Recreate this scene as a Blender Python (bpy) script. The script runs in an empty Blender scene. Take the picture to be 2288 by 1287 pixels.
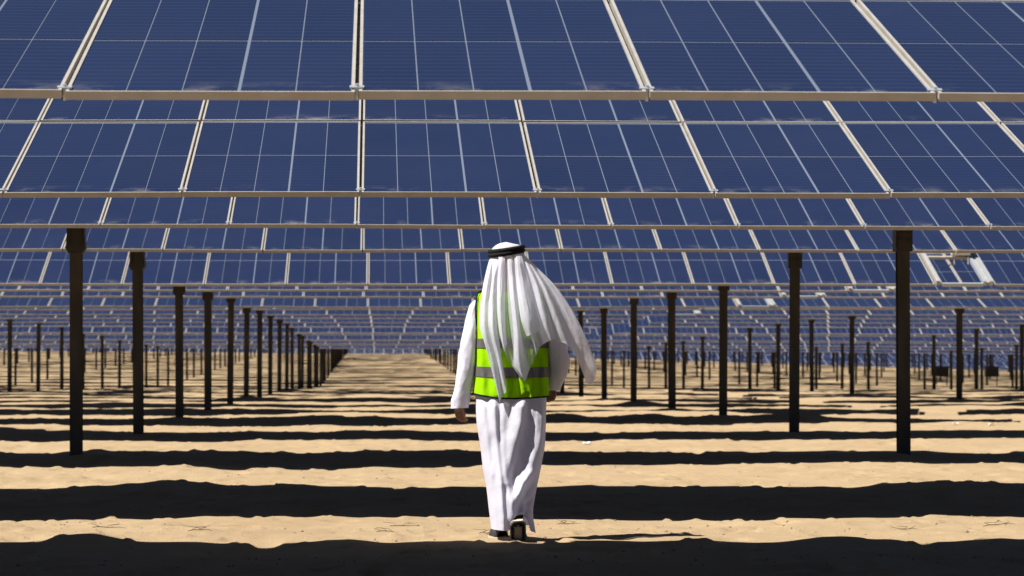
import bpy, bmesh, math, random
import numpy as np
from mathutils import Vector, Matrix

random.seed(7)
SC = bpy.context.scene
COL = SC.collection
R = math.radians

# ------------------------------------------------------------------ camera
PITCH = 8.6                       # metres between two rows of panels
FPX, VPX, HY = 7253.0, 838.0, 785.0   # focal length, vanishing point, horizon in photo pixels
CAM_Z = 1.10
cam_d = bpy.data.cameras.new('camera')
cam = bpy.data.objects.new('camera', cam_d); COL.objects.link(cam)
cam.location = (0, 0, CAM_Z)
cam.rotation_euler = (R(90) + math.atan((HY - 643.5) / FPX), 0, -math.atan((1144 - VPX) / FPX))
cam_d.sensor_width = 36.0
cam_d.lens = FPX / 2288 * 36
cam_d.clip_start = 0.5
cam_d.clip_end = 3000
cam_d.dof.use_dof = True
cam_d.dof.focus_distance = 19.6
cam_d.dof.aperture_fstop = 7.1
SC.camera = cam

# ------------------------------------------------------------------ light
TO_SUN = Vector((-0.60, -0.19, 1.0)).normalized()
SUN_EL = math.asin(TO_SUN.z)
world = bpy.data.worlds.new('World'); SC.world = world
world.use_nodes = True
wn = world.node_tree
bg = wn.nodes['Background']
sky = wn.nodes.new('ShaderNodeTexSky')
sky.sky_type = 'NISHITA'
sky.sun_disc = False
sky.sun_elevation = SUN_EL
sky.sun_rotation = math.atan2(TO_SUN.x, TO_SUN.y)
sky.altitude = 50
sky.air_density = 0.28
sky.dust_density = 0.1
sky.ozone_density = 1.5
wn.links.new(sky.outputs['Color'], bg.inputs['Color'])
bg.inputs['Strength'].default_value = 0.05
sun_d = bpy.data.lights.new('sun', 'SUN')
sun_d.energy = 5.0
sun_d.angle = R(0.5)
sun_d.color = (1.0, 0.97, 0.92)
sun = bpy.data.objects.new('sun', sun_d); COL.objects.link(sun)
sun.rotation_euler = TO_SUN.to_track_quat('Z', 'Y').to_euler()
sun.location = (-40, -10, 60)
SC.view_settings.view_transform = 'Standard'
SC.view_settings.look = 'None'
SC.view_settings.exposure = 0.90
SC.view_settings.gamma = 1.0
SC.view_settings.use_curve_mapping = False
SC.render.engine = 'CYCLES'
SC.cycles.max_bounces = 6
SC.cycles.diffuse_bounces = 2
SC.cycles.transparent_max_bounces = 8
SC.cycles.caustics_reflective = False
SC.cycles.caustics_refractive = False

# ------------------------------------------------------------------ materials
def mat(name, base, rough=0.6, metal=0.0, spec=0.5):
    m = bpy.data.materials.new(name); m.use_nodes = True
    p = m.node_tree.nodes['Principled BSDF']
    p.inputs['Base Color'].default_value = (*base, 1)
    p.inputs['Roughness'].default_value = rough
    p.inputs['Metallic'].default_value = metal
    p.inputs['Specular IOR Level'].default_value = spec
    return m, m.node_tree, p

def N(t, kind, **kw):
    n = t.nodes.new(kind)
    for k, v in kw.items():
        if k in n.inputs: n.inputs[k].default_value = v
        else: setattr(n, k, v)
    return n

def ramp(t, src, stops):
    r = t.nodes.new('ShaderNodeValToRGB')
    e = r.color_ramp.elements
    while len(e) < len(stops): e.new(0.5)
    for q, (pos, c) in zip(e, stops):
        q.position = pos; q.color = (*c, 1) if len(c) == 3 else c
    t.links.new(src, r.inputs['Fac'])
    return r

def mixc(t, fac, a, b, mode='MIX'):
    m = t.nodes.new('ShaderNodeMix'); m.data_type = 'RGBA'; m.blend_type = mode
    for s, v in ((0, fac), (6, a), (7, b)):
        if hasattr(v, 'is_linked') or hasattr(v, 'links'): t.links.new(v, m.inputs[s])
        else: m.inputs[s].default_value = (*v, 1) if isinstance(v, tuple) else v
    return m.outputs[2]

def bump(t, p, src, strength, dist):
    b = N(t, 'ShaderNodeBump', Strength=strength, Distance=dist)
    t.links.new(src, b.inputs['Height']); t.links.new(b.outputs['Normal'], p.inputs['Normal'])

def math_node(t, op, a, b=None, clamp=False):
    n = t.nodes.new('ShaderNodeMath'); n.operation = op; n.use_clamp = clamp
    for i, v in enumerate((a, b)):
        if v is None: continue
        if hasattr(v, 'links'): t.links.new(v, n.inputs[i])
        else: n.inputs[i].default_value = v
    return n.outputs[0]

# silicon cells under glass
M_CELL, t, p = mat('silicon_cell', (0.014, 0.024, 0.075), 0.13)
tc = N(t, 'ShaderNodeTexCoord'); sx = N(t, 'ShaderNodeSeparateXYZ')
t.links.new(tc.outputs['Object'], sx.inputs[0])
oi = N(t, 'ShaderNodeObjectInfo'); geo = N(t, 'ShaderNodeNewGeometry')
base = ramp(t, oi.outputs['Random'], [(0, (0.0066, 0.0135, 0.047)), (1, (0.0092, 0.0172, 0.058))]).outputs[0]
wv = N(t, 'ShaderNodeTexWave', Scale=3.6, Distortion=0.0); wv.bands_direction = 'Y'; wv.wave_profile = 'SIN'
t.links.new(tc.outputs['Object'], wv.inputs['Vector'])
wr = ramp(t, wv.outputs['Fac'], [(0.86, (0, 0, 0)), (1.0, (1, 1, 1))]).outputs[0]
base = mixc(t, math_node(t, 'MULTIPLY', wr, 0.5), base, (0.035, 0.045, 0.085))
ns = N(t, 'ShaderNodeTexNoise', Scale=1.3, Detail=5.0); t.links.new(geo.outputs['Position'], ns.inputs['Vector'])
base = mixc(t, math_node(t, 'MULTIPLY', ns.outputs['Fac'], 0.03), base, (0.30, 0.26, 0.21))
# dust drifted along the lower edge of the glass
n2 = N(t, 'ShaderNodeTexNoise', Scale=3.0, Detail=6.0, Roughness=0.65); t.links.new(geo.outputs['Position'], n2.inputs['Vector'])
edge = math_node(t, 'SUBTRACT', 1.0, math_node(t, 'DIVIDE', sx.outputs['Y'], 0.30), True)
dn = ramp(t, n2.outputs['Fac'], [(0.52, (0, 0, 0)), (0.72, (1, 1, 1))]).outputs[0]
edge = math_node(t, 'MULTIPLY', math_node(t, 'POWER', edge, 2.0), dn)
base = mixc(t, math_node(t, 'MULTIPLY', edge, 0.55), base, (0.36, 0.33, 0.29))
t.links.new(base, p.inputs['Base Color'])
rr = math_node(t, 'ADD', math_node(t, 'MULTIPLY', edge, 0.5), 0.13)
t.links.new(rr, p.inputs['Roughness'])

M_SHEET, t, p = mat('backsheet_lines', (0.165, 0.19, 0.245), 0.2)
M_UNDER, t, p = mat('panel_underside', (0.05, 0.05, 0.055), 0.5)
M_FRAME, t, p = mat('aluminium_frame', (0.62, 0.585, 0.53), 0.45, 0.0)
tc = N(t, 'ShaderNodeTexCoord'); ns = N(t, 'ShaderNodeTexNoise', Scale=6.0, Detail=4.0)
t.links.new(tc.outputs['Object'], ns.inputs['Vector'])
t.links.new(ramp(t, ns.outputs['Fac'], [(0.3, (0.31, 0.28, 0.245)), (0.7, (0.37, 0.35, 0.315))]).outputs[0], p.inputs['Base Color'])
M_CLAMP, t, p = mat('galvanised_steel', (0.42, 0.46, 0.50), 0.4, 0.4)
M_POST, t, p = mat('weathered_post_steel', (0.10, 0.08, 0.06), 0.65, 0.2)
geo = N(t, 'ShaderNodeNewGeometry'); ns = N(t, 'ShaderNodeTexNoise', Scale=7.0, Detail=5.0)
mp = N(t, 'ShaderNodeMapping', Scale=(1, 1, 0.22)); t.links.new(geo.outputs['Position'], mp.inputs[0])
t.links.new(mp.outputs[0], ns.inputs['Vector'])
t.links.new(ramp(t, ns.outputs['Fac'], [(0.3, (0.022, 0.020, 0.018)), (0.55, (0.040, 0.034, 0.028)), (0.75, (0.075, 0.056, 0.042))]).outputs[0], p.inputs['Base Color'])
M_BRACKET, t, p = mat('bracket_steel', (0.03, 0.026, 0.022), 0.6, 0.2)
M_WHITEBOX, t, p = mat('white_enamel', (0.82, 0.80, 0.76), 0.5)
M_CABLE, t, p = mat('black_rubber', (0.02, 0.02, 0.02), 0.5)

# sand
M_SAND, t, p = mat('sand', (0.5, 0.38, 0.24), 0.95, 0, 0.1)
geo = N(t, 'ShaderNodeNewGeometry')
n1 = N(t, 'ShaderNodeTexNoise', Scale=0.9, Detail=8.0, Roughness=0.65); t.links.new(geo.outputs['Position'], n1.inputs['Vector'])
c1 = ramp(t, n1.outputs['Fac'], [(0.30, (0.345, 0.245, 0.142)), (0.55, (0.385, 0.280, 0.164)), (0.78, (0.415, 0.308, 0.186))]).outputs[0]
n2 = N(t, 'ShaderNodeTexNoise', Scale=26.0, Detail=6.0, Roughness=0.75); t.links.new(geo.outputs['Position'], n2.inputs['Vector'])
d1 = ramp(t, n2.outputs['Fac'], [(0.62, (0, 0, 0)), (0.74, (1, 1, 1))]).outputs[0]
c1 = mixc(t, math_node(t, 'MULTIPLY', d1, 0.35), c1, (0.24, 0.165, 0.095))
n4 = N(t, 'ShaderNodeTexVoronoi', Scale=14.0); t.links.new(geo.outputs['Position'], n4.inputs['Vector'])
sp = ramp(t, n4.outputs['Distance'], [(0.035, (1, 1, 1)), (0.06, (0, 0, 0))]).outputs[0]
n5 = N(t, 'ShaderNodeTexNoise', Scale=1.7, Detail=2.0); t.links.new(geo.outputs['Position'], n5.inputs['Vector'])
sp2 = math_node(t, 'MULTIPLY', sp, ramp(t, n5.outputs['Fac'], [(0.55, (0, 0, 0)), (0.65, (1, 1, 1))]).outputs[0])
c1 = mixc(t, math_node(t, 'MULTIPLY', sp2, 0.7), c1, (0.12, 0.08, 0.05))
t.links.new(c1, p.inputs['Base Color'])
n3 = N(t, 'ShaderNodeTexNoise', Scale=60.0, Detail=6.0, Roughness=0.7); t.links.new(geo.outputs['Position'], n3.inputs['Vector'])
bump(t, p, n3.outputs['Fac'], 0.8, 0.02)

def cloth_mat(name, col, transl, transp, scale=900.0, rough=0.9):
    m = bpy.data.materials.new(name); m.use_nodes = True
    t = m.node_tree; t.nodes.clear()
    out = N(t, 'ShaderNodeOutputMaterial')
    d = N(t, 'ShaderNodeBsdfDiffuse'); d.inputs['Color'].default_value = (*col, 1)
    tr = N(t, 'ShaderNodeBsdfTranslucent'); tr.inputs['Color'].default_value = (*col, 1)
    tp = N(t, 'ShaderNodeBsdfTransparent')
    a = N(t, 'ShaderNodeMixShader'); a.inputs[0].default_value = transl
    b = N(t, 'ShaderNodeMixShader'); b.inputs[0].default_value = transp
    tc = N(t, 'ShaderNodeTexCoord')
    ns = N(t, 'ShaderNodeTexNoise', Scale=26.0, Detail=5.0, Roughness=0.6); t.links.new(tc.outputs['Object'], ns.inputs['Vector'])
    bp = N(t, 'ShaderNodeBump', Strength=0.35, Distance=0.008); t.links.new(ns.outputs['Fac'], bp.inputs['Height'])
    t.links.new(bp.outputs[0], d.inputs['Normal'])
    t.links.new(d.outputs[0], a.inputs[1]); t.links.new(tr.outputs[0], a.inputs[2])
    t.links.new(a.outputs[0], b.inputs[1]); t.links.new(tp.outputs[0], b.inputs[2])
    t.links.new(b.outputs[0], out.inputs[0])
    return m
M_ROBE = cloth_mat('white_robe_cotton', (0.85, 0.83, 0.93), 0.32, 0.0)
M_VOILE = cloth_mat('white_voile', (0.88, 0.87, 0.96), 0.46, 0.15)
M_THIN = cloth_mat('sheer_white_voile', (0.88, 0.87, 0.96), 0.42, 0.50)
M_NEON = cloth_mat('neon_vest_fabric', (0.34, 0.70, 0.006), 0.15, 0.0)
M_STRIPE, t, p = mat('reflective_grey_tape', (0.105, 0.098, 0.092), 0.5)
M_BLACK, t, p = mat('black_cord', (0.008, 0.008, 0.009), 0.85, 0, 0.2)
M_SKIN, t, p = mat('skin', (0.30, 0.145, 0.085), 0.5)
M_SHOE, t, p = mat('black_shoe_knit', (0.018, 0.018, 0.019), 0.7)
tc = N(t, 'ShaderNodeTexCoord'); ns = N(t, 'ShaderNodeTexNoise', Scale=60.0, Detail=3.0); t.links.new(tc.outputs['Object'], ns.inputs['Vector'])
t.links.new(ramp(t, ns.outputs['Fac'], [(0.4, (0.012, 0.012, 0.013)), (0.7, (0.06, 0.056, 0.05))]).outputs[0], p.inputs['Base Color'])
M_MIDSOLE, t, p = mat('cream_midsole', (0.48, 0.43, 0.36), 0.6)
M_OUTSOLE, t, p = mat('sandy_outsole', (0.60, 0.45, 0.28), 0.8)
M_LUG, t, p = mat('black_rubber_lug', (0.012, 0.012, 0.012), 0.7)
M_TWIG, t, p = mat('dry_twig', (0.12, 0.075, 0.04), 0.9)
M_PEB, t, p = mat('pebble', (0.22, 0.16, 0.11), 0.9)
M_CABINET, t, p = mat('dark_cabinet', (0.03, 0.03, 0.032), 0.6)
M_PAPER, t, p = mat('white_scrap', (0.75, 0.74, 0.72), 0.7)

# ------------------------------------------------------------------ helpers
class MB:
    def __init__(s): s.v = []; s.f = []; s.m = []; s.mats = []
    def mi(s, m):
        if m not in s.mats: s.mats.append(m)
        return s.mats.index(m)
    def box(s, x0, x1, y0, y1, z0, z1, m, top=None, bottom=None, skip=()):
        b = len(s.v); i = s.mi(m)
        s.v += [(x0, y0, z0), (x1, y0, z0), (x1, y1, z0), (x0, y1, z0), (x0, y0, z1), (x1, y0, z1), (x1, y1, z1), (x0, y1, z1)]
        fs = {'bottom': (3, 2, 1, 0), 'top': (4, 5, 6, 7), 'front': (0, 1, 5, 4), 'right': (1, 2, 6, 5), 'back': (2, 3, 7, 6), 'left': (3, 0, 4, 7)}
        for k, q in fs.items():
            if k in skip: continue
            s.f.append(tuple(b + a for a in q))
            s.m.append(s.mi(top) if (k == 'top' and top) else s.mi(bottom) if (k == 'bottom' and bottom) else i)
    def prism(s, prof, axis, a0, a1, m):
        """extrude a closed 2-D profile along an axis ('x' -> profile is (y,z); 'y' -> (x,z); 'z' -> (x,y))"""
        b = len(s.v); n = len(prof); i = s.mi(m)
        for a in (a0, a1):
            for (p, q) in prof:
                s.v.append({'x': (a, p, q), 'y': (p, a, q), 'z': (p, q, a)}[axis])
        for k in range(n):
            s.f.append((b + k, b + (k + 1) % n, b + n + (k + 1) % n, b + n + k)); s.m.append(i)
        s.f.append(tuple(b + n - 1 - k for k in range(n))); s.m.append(i)
        s.f.append(tuple(b + n + k for k in range(n))); s.m.append(i)
    def tube(s, pts, rad, m, n=8, cap=True):
        b = len(s.v); i = s.mi(m); pts = [Vector(p) for p in pts]
        rad = rad if hasattr(rad, '__len__') else [rad] * len(pts)
        for k, p in enumerate(pts):
            d = (pts[min(k + 1, len(pts) - 1)] - pts[max(k - 1, 0)]).normalized()
            up = Vector((0, 0, 1)) if abs(d.z) < 0.9 else Vector((1, 0, 0))
            a = d.cross(up).normalized(); c = a.cross(d).normalized()
            for j in range(n):
                th = 2 * math.pi * j / n
                s.v.append(tuple(p + (a * math.cos(th) + c * math.sin(th)) * rad[k]))
        for k in range(len(pts) - 1):
            for j in range(n):
                s.f.append((b + k * n + j, b + k * n + (j + 1) % n, b + (k + 1) * n + (j + 1) % n, b + (k + 1) * n + j)); s.m.append(i)
        if cap:
            s.f.append(tuple(b + n - 1 - j for j in range(n))); s.m.append(i)
            s.f.append(tuple(b + (len(pts) - 1) * n + j for j in range(n))); s.m.append(i)
    def mesh(s, name, smooth=False):
        me = bpy.data.meshes.new(name)
        me.from_pydata(s.v, [], s.f)
        for m in s.mats: me.materials.append(m)
        me.polygons.foreach_set('material_index', s.m)
        if smooth: me.polygons.foreach_set('use_smooth', [True] * len(s.f))
        bm = bmesh.new(); bm.from_mesh(me); bmesh.ops.recalc_face_normals(bm, faces=bm.faces); bm.to_mesh(me); bm.free()
        me.update()
        return me
    def obj(s, name, parent=None, smooth=False):
        return link(name, s.mesh(name, smooth), parent)

def link(name, me, parent=None, loc=None, rot=None):
    o = bpy.data.objects.new(name, me); COL.objects.link(o)
    if parent is not None: o.parent = parent
    if loc is not None: o.location = loc
    if rot is not None: o.rotation_euler = rot
    return o

def thing(o, label, cat, group=None):
    o['label'] = label; o['category'] = cat
    if group: o['group'] = group
    return o

def empty(name, loc=(0, 0, 0)):
    o = bpy.data.objects.new(name, None); COL.objects.link(o); o.location = loc
    return o

# ------------------------------------------------------------------ terrain
_rng = np.random.default_rng(11)
_LAT = _rng.random((512, 512))
def vnoise(x, y):
    x = np.asarray(x, float); y = np.asarray(y, float)
    xi = np.floor(x).astype(int); yi = np.floor(y).astype(int)
    fx = x - xi; fy = y - yi
    fx = fx * fx * fx * (fx * (fx * 6 - 15) + 10); fy = fy * fy * fy * (fy * (fy * 6 - 15) + 10)
    a = _LAT[xi % 512, yi % 512]; b = _LAT[(xi + 1) % 512, yi % 512]
    c = _LAT[xi % 512, (yi + 1) % 512]; d = _LAT[(xi + 1) % 512, (yi + 1) % 512]
    return (a * (1 - fx) + b * fx) * (1 - fy) + (c * (1 - fx) + d * fx) * fy - 0.5

# ground below the camera (m) at distances given in row pitches, read off the feet of the posts
GD = [-3, 1.0, 1.8, 2.08, 2.25, 2.6, 3.15, 3.5, 3.8, 4.15, 4.8, 5.8, 6.8, 7.8, 8.8, 9.8, 10.8, 11.8, 12.8, 14, 20.4, 25, 30, 35, 38, 39.6, 42, 45, 52, 60, 75, 120]
GB = [1.10, 1.08, 1.07, 1.10, 1.10, 1.145, 1.14, 1.10, 1.075, 1.12, 1.075, 1.085, 1.108, 1.132, 1.165, 1.205, 1.25, 1.30, 1.35, 1.44, 1.98, 1.57, 1.11, 0.66, 0.40, 0.24, 0.75, 2.45, 2.45, 1.7, 0.2, 0.0]
def smooth(a, b, x):
    u = np.clip((np.asarray(x, float) - a) / (b - a), 0, 1)
    return u * u * (3 - 2 * u)
def lateral(X, d):
    X = np.asarray(X, float)
    right = -np.maximum(X - 4, 0) * 0.029 * smooth(10, 38, d)
    left = np.maximum(-X - 4, 0) * 0.008 * smooth(10, 38, d)
    return (right + left) * (1 - 0.75 * smooth(44, 62, d))
def terrain(X, Y):
    d = np.asarray(Y, float) / PITCH
    z = CAM_Z - np.interp(d, GD, GB)
    return z + lateral(X, d)
MOUNDS = [(-1.75, 3.16, 0.075, 0.42, 0.5), (-1.66, 2.17, 0.06, 0.22, 0.45), (-0.15, 2.17, 0.03, 0.16, 0.3), (-2.55, 3.2, 0.03, 0.3, 0.4),
          (4.9, 3.15, 0.03, 0.5, 0.5), (2.9, 5.95, 0.08, 0.5, 0.8), (4.3, 5.95, 0.09, 0.6, 0.8), (6.6, 5.9, 0.10, 0.7, 0.9),
          (-0.9, 6.0, 0.08, 0.7, 0.8), (2.6, 2.165, 0.025, 0.2, 0.3), (5.0, 2.16, 0.02, 0.12, 0.2), (3.8, 2.16, 0.018, 0.12, 0.2)]
POSTX0, POSTDX = -2.995, 8.367
def ground(X, Y):
    X = np.asarray(X, float); Y = np.asarray(Y, float)
    z = terrain(X, Y)
    d = Y / PITCH
    near = 1.0
    z = z + 0.065 * vnoise(X / 2.6 + 3.1, Y / 3.4) * smooth(1.5, 3.0, d) + 0.035 * vnoise(X / 0.95 + 17, Y / 1.5 + 5)
    z = z + 0.024 * vnoise(X / 0.36 + 40, Y / 0.6 + 9) + 0.012 * vnoise(X / 0.13 + 7, Y / 0.2 + 31)
    z = z + 0.055 * vnoise(X / 4.5 + 60, Y / 6.0 + 12) * smooth(4.5, 7.0, d) * (1 - 0.65 * smooth(9, 14, d))
    z = z + 0.16 * np.maximum(vnoise(X / 1.9 + 90, Y / 2.6 + 2) - 0.16, 0) * smooth(4.0, 6.5, d) * (1 - 0.75 * smooth(9, 13, d))
    fine = 1 - smooth(5.0, 9.0, d)
    z = z - fine * 0.13 * np.maximum(vnoise(X / 0.21 + 11, Y / 0.30 + 77) - 0.20, 0)        # scuffs and old footprints
    z = z + fine * 0.10 * np.maximum(vnoise(X / 0.10 + 140, Y / 0.13 + 55) - 0.30, 0)       # crumbs and small clods
    z = z + fine * 0.006 * vnoise(X / 0.5 + Y / 0.9, Y / 0.16 + 210)                        # wind ripples
    for (mx, md, h, wx, wy) in MOUNDS:
        z = z + h * np.exp(-((X - mx) / wx) ** 2 - ((Y - md * PITCH) / wy) ** 2)
    # spoil heaped round the feet of the posts
    k = np.round((X - POSTX0) / POSTDX); px = POSTX0 + k * POSTDX
    j = np.round(d - 1.82); py = (j + 1.82) * PITCH
    z = z + np.where(j >= 0, 0.035 + 0.05 * smooth(4.2, 6.5, d) * (vnoise(k * 3.7 + 5, j * 2.3 + 8) + 0.5), 0.0) * np.exp(-((X - px) / 0.55) ** 2 - ((Y - py) / 0.5) ** 2)
    return z

def build_ground():
    ys = np.concatenate([np.linspace(-30, 8, 12), np.linspace(9, 15, 40)[:-1], np.linspace(15, 29, 380)[:-1], np.geomspace(29, 60, 240)[:-1], np.geomspace(60, 360, 250)[:-1], np.geomspace(360, 2500, 20)])
    u = np.linspace(-1, 1, 561)
    xs0 = 0.55 * u + 0.45 * u ** 5
    xs0 = np.concatenate([[-14], xs0, [14]])
    Yg, Ug = np.meshgrid(ys, xs0, indexing='ij')
    half = 7.5 + 0.26 * np.maximum(Yg, 0)
    Xg = Ug * half + 0.045 * np.maximum(Yg, 0)
    Z = ground(Xg, Yg)
    ny, nx = Yg.shape
    v = np.stack([Xg, Yg, Z], -1).reshape(-1, 3)
    i = np.arange(ny * nx).reshape(ny, nx)
    f = np.stack([i[:-1, :-1], i[:-1, 1:], i[1:, 1:], i[1:, :-1]], -1).reshape(-1, 4)
    me = bpy.data.meshes.new('desert_sand')
    me.vertices.add(len(v)); me.vertices.foreach_set('co', v.ravel())
    me.loops.add(f.size); me.loops.foreach_set('vertex_index', f.ravel().astype(np.int32))
    me.polygons.add(len(f)); me.polygons.foreach_set('loop_start', np.arange(0, f.size, 4, dtype=np.int32))
    me.polygons.foreach_set('use_smooth', np.ones(len(f), bool))
    me.materials.append(M_SAND); me.update(calc_edges=True); me.validate()
    o = link('ground', me); o['kind'] = 'structure'
    o['label'] = 'pale wind-rippled desert sand crossed by dark shadow bands'
build_ground()

# ------------------------------------------------------------------ solar panels
PW, PP, PL = 1.183, 1.2, 2.41       # panel width, panel pitch along the row, panel length up the slope
LIP, DEP = 0.014, 0.036
def panel_frame(mb):
    h = PW / 2
    mb.box(-h, -h + LIP, 0, PL, -DEP, 0, M_FRAME); mb.box(h - LIP, h, 0, PL, -DEP, 0, M_FRAME)
    mb.box(-h + LIP, h - LIP, 0, LIP, -DEP, 0, M_FRAME); mb.box(-h + LIP, h - LIP, PL - LIP, PL, -DEP, 0, M_FRAME)
    mb.box(-h + LIP, h - LIP, LIP, PL - LIP, -0.011, -0.006, M_SHEET, bottom=M_UNDER, skip=('front', 'back', 'left', 'right'))
def cell_boxes():
    h = PW / 2 - LIP - 0.004
    w = (2 * h - 3 * 0.007 - 0.016) / 5
    out = []; x = -h
    for c, g in enumerate((0.007, 0.007, 0.016, 0.007, 0)):
        for (y0, y1) in ((LIP + 0.022, PL / 2 - 0.014), (PL / 2 + 0.014, PL - LIP - 0.034)):
            out.append((x, x + w, y0, y1))
        x += w + g
    return out
mb = MB(); panel_frame(mb); ME_PANEL = mb.mesh('solar_panel')
ME_CELLS = []
for (x0, x1, y0, y1) in cell_boxes():
    mb = MB(); mb.box(x0, x1, y0, y1, -0.0058, -0.003, M_CELL, skip=('bottom',)); ME_CELLS.append(mb.mesh('cell'))
mb = MB(); panel_frame(mb)
for (x0, x1, y0, y1) in cell_boxes(): mb.box(x0, x1, y0, y1, -0.0058, -0.003, M_CELL, skip=('bottom',))
ME_PANEL_FULL = mb.mesh('solar_panel_with_cells')
mb = MB()
mb.box(-0.03, 0.03, 0.045, 0.085, -0.0, 0.006, M_CLAMP); mb.box(-0.006, 0.006, 0.05, 0.08, -0.05, 0.0, M_CLAMP); mb.tube([(0, 0.065, 0.006), (0, 0.065, 0.016)], 0.009, M_CLAMP, 6)
ME_CLAMP = mb.mesh('clamp')

mb = MB()
mb.prism([(-0.032, -0.085), (0.032, -0.085), (0.045, -DEP - 0.001), (-0.045, -DEP - 0.001)], 'y', 0.25, 2 * PL - 0.25, M_BRACKET)
ME_PURLIN = mb.mesh('purlin')
def post_mesh(hgt):
    mb = MB(); w, t, dp = 0.061, 0.010, 0.07
    mb.box(-w, w, -dp, -dp + t, 0, hgt, M_POST); mb.box(-w, w, dp - t, dp, 0, hgt, M_POST)
    mb.box(-0.005, 0.005, -dp + t, dp - t, 0, hgt, M_POST)
    return mb.mesh('post')
ME_POST = post_mesh(3.0)
def bracket_mesh(kind):
    mb = MB()
    if kind == 0:      # flared bearing housing
        mb.prism([(-0.071, -0.035), (0.071, -0.035), (0.098, 0.012), (0.088, 0.16), (0.08, 0.62), (-0.08, 0.62), (-0.088, 0.16), (-0.098, 0.012)], 'y', -0.11, 0.11, M_BRACKET)
        for s in (-1, 1):
            mb.prism([(s * 0.06, 0.03), (s * 0.075, 0.03), (s * 0.068, 0.2), (s * 0.055, 0.2)], 'y', -0.13, -0.112, M_POST)
    else:              # squarer bearing box with two bolts
        mb.box(-0.086, 0.086, -0.10, 0.10, 0.0, 0.62, M_BRACKET)
        mb.box(-0.070, 0.070, -0.112, -0.102, 0.02, 0.19, M_POST)
        for s in (-1, 1): mb.tube([(s * 0.045, -0.112, 0.11), (s * 0.045, -0.13, 0.11)], 0.022, M_BRACKET, 8)
    return mb.mesh('bearing_bracket')
ME_BR = [bracket_mesh(0), bracket_mesh(1)]

# lower edge of each row above the camera (m) and its tilt (degrees)
EDGE = {0: 1.071, 1: 1.073, 2: 1.187, 3: 1.227, 4: 0.995, 5: 1.066, 6: 1.094, 7: 1.015, 8: 1.070, 9: 1.027, 10: 1.007, 11: 0.960, 12: 0.892, 13: 0.708, 14: 0.690, 15: 0.520, 16: 0.500, 17: 0.374, 18: 0.30, 19: 0.17}
TILT = {0: 15.5, 1: 15.5, 2: 16.3, 3: 16.0, 4: 18.5, 5: 17.5, 6: 16, 7: 12, 8: 11, 9: 12, 10: 13, 11: 12, 12: 19, 13: 20, 14: 13, 15: 13, 16: 14, 17: 18, 18: 15, 19: 14}
PHASE = {0: -63.8, 1: -84, 2: -146, 3: -128, 4: -89, 5: -131, 6: -196, 7: -137, 8: -120, 9: -127, 10: -110, 11: -105, 12: -95, 13: -60, 14: -90, 15: -80, 16: -60, 17: -30, 18: -60, 19: -40}
GAP0, GAP1 = 8.28, 9.16             # opening between two tables, spanned by a bridge frame
ROW_LABEL = {
    0: 'nearest row of blue solar panels, cut off by the top of the photo',
    1: 'second row of blue panels, both tiers and their white middle joint in view',
    2: 'third row of blue panels, its two tall dark posts nearest the man',
    3: 'fourth row of blue panels, passing level with the man\'s black head cord',
    4: 'fifth row of blue panels, with the silver bridge frame and white box',
    5: 'sixth row of blue panels, a thin strip just under the bridge frame',
    6: 'seventh row of blue panels back from the nearest one',
    7: 'eighth row of panels, a paler blue strip behind the man\'s shoulder',
    8: 'ninth row of panels back, mostly hidden under the paler eighth row',
    9: 'tenth row of panels back, a thin grey-blue strip',
    10: 'eleventh row of panels back from the nearest one',
    11: 'twelfth row of panels back from the nearest one',
    12: 'thirteenth row of panels back, first of two deep blue strips',
    13: 'fourteenth row of panels back, deep blue strip behind the scarf hem',
    14: 'fifteenth row of panels back from the nearest one',
    15: 'sixteenth row of panels back, a dull grey strip',
    16: 'seventeenth row of panels back from the nearest one',
    17: 'eighteenth row of panels back, last deep blue strip above the sand',
    18: 'nineteenth row of panels back from the nearest one',
    19: 'twentieth row of panels back, its edge just above the far sand',
}
def bank(mb, x, z0, y0, tilt, upper):
    """one plain panel of a joined bank, written straight into row space"""
    c, s = math.cos(tilt), math.sin(tilt); h = PW / 2
    def P(px, py, pz): return (x + px, y0 + py * c - pz * s, z0 + py * s + pz * c)
    o = (PL + 0.035) if upper else 0.0
    def q(x0, x1, ya, yb, za, zb, m, top=None, bottom=None, skip=()):
        t0 = MB(); t0.box(x0, x1, ya, yb, za, zb, m, top, bottom, skip)
        b = len(mb.v); mb.v += [P(*v) for v in t0.v]
        for f, k in zip(t0.f, t0.m): mb.f.append(tuple(b + i for i in f)); mb.m.append(mb.mi(t0.mats[k]))
    q(-h, h, o, o + PL, -DEP, -0.004, M_FRAME, bottom=M_UNDER)
    q(-h + 0.03, h - 0.03, o + 0.03, o + PL - 0.03, -0.0045, 0.0, M_CELL, skip=('bottom',))

def extent(d):
    return -0.994 * d - 3.6, 1.72 * d + 3.6
def bridge_mesh():
    mb = MB(); x0, x1 = GAP0 + 0.015, GAP1 - 0.02
    mb.box(x0, x0 + 0.05, 0, PL, -0.02, 0.05, M_FRAME); mb.box(x0 + 0.052, x0 + 0.085, 0.03, PL, -0.02, 0.02, M_CLAMP)
    mb.box(x1 - 0.05, x1, 0, PL, -0.02, 0.05, M_CLAMP)
    mb.box(x1 - 0.10, x1 - 0.052, 0.0, PL, -0.02, 0.03, M_FRAME); mb.box(x1 - 0.145, x1 - 0.102, 0.0, PL, -0.02, 0.045, M_CLAMP)
    mb.box(x0 + 0.087, x1 - 0.147, 0.0, 0.05, -0.04, 0.01, M_CLAMP); mb.box(x0 + 0.087, x1 - 0.147, 1.36, 1.42, -0.03, 0.01, M_FRAME)
    return mb.mesh('bridge_frame')
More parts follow.
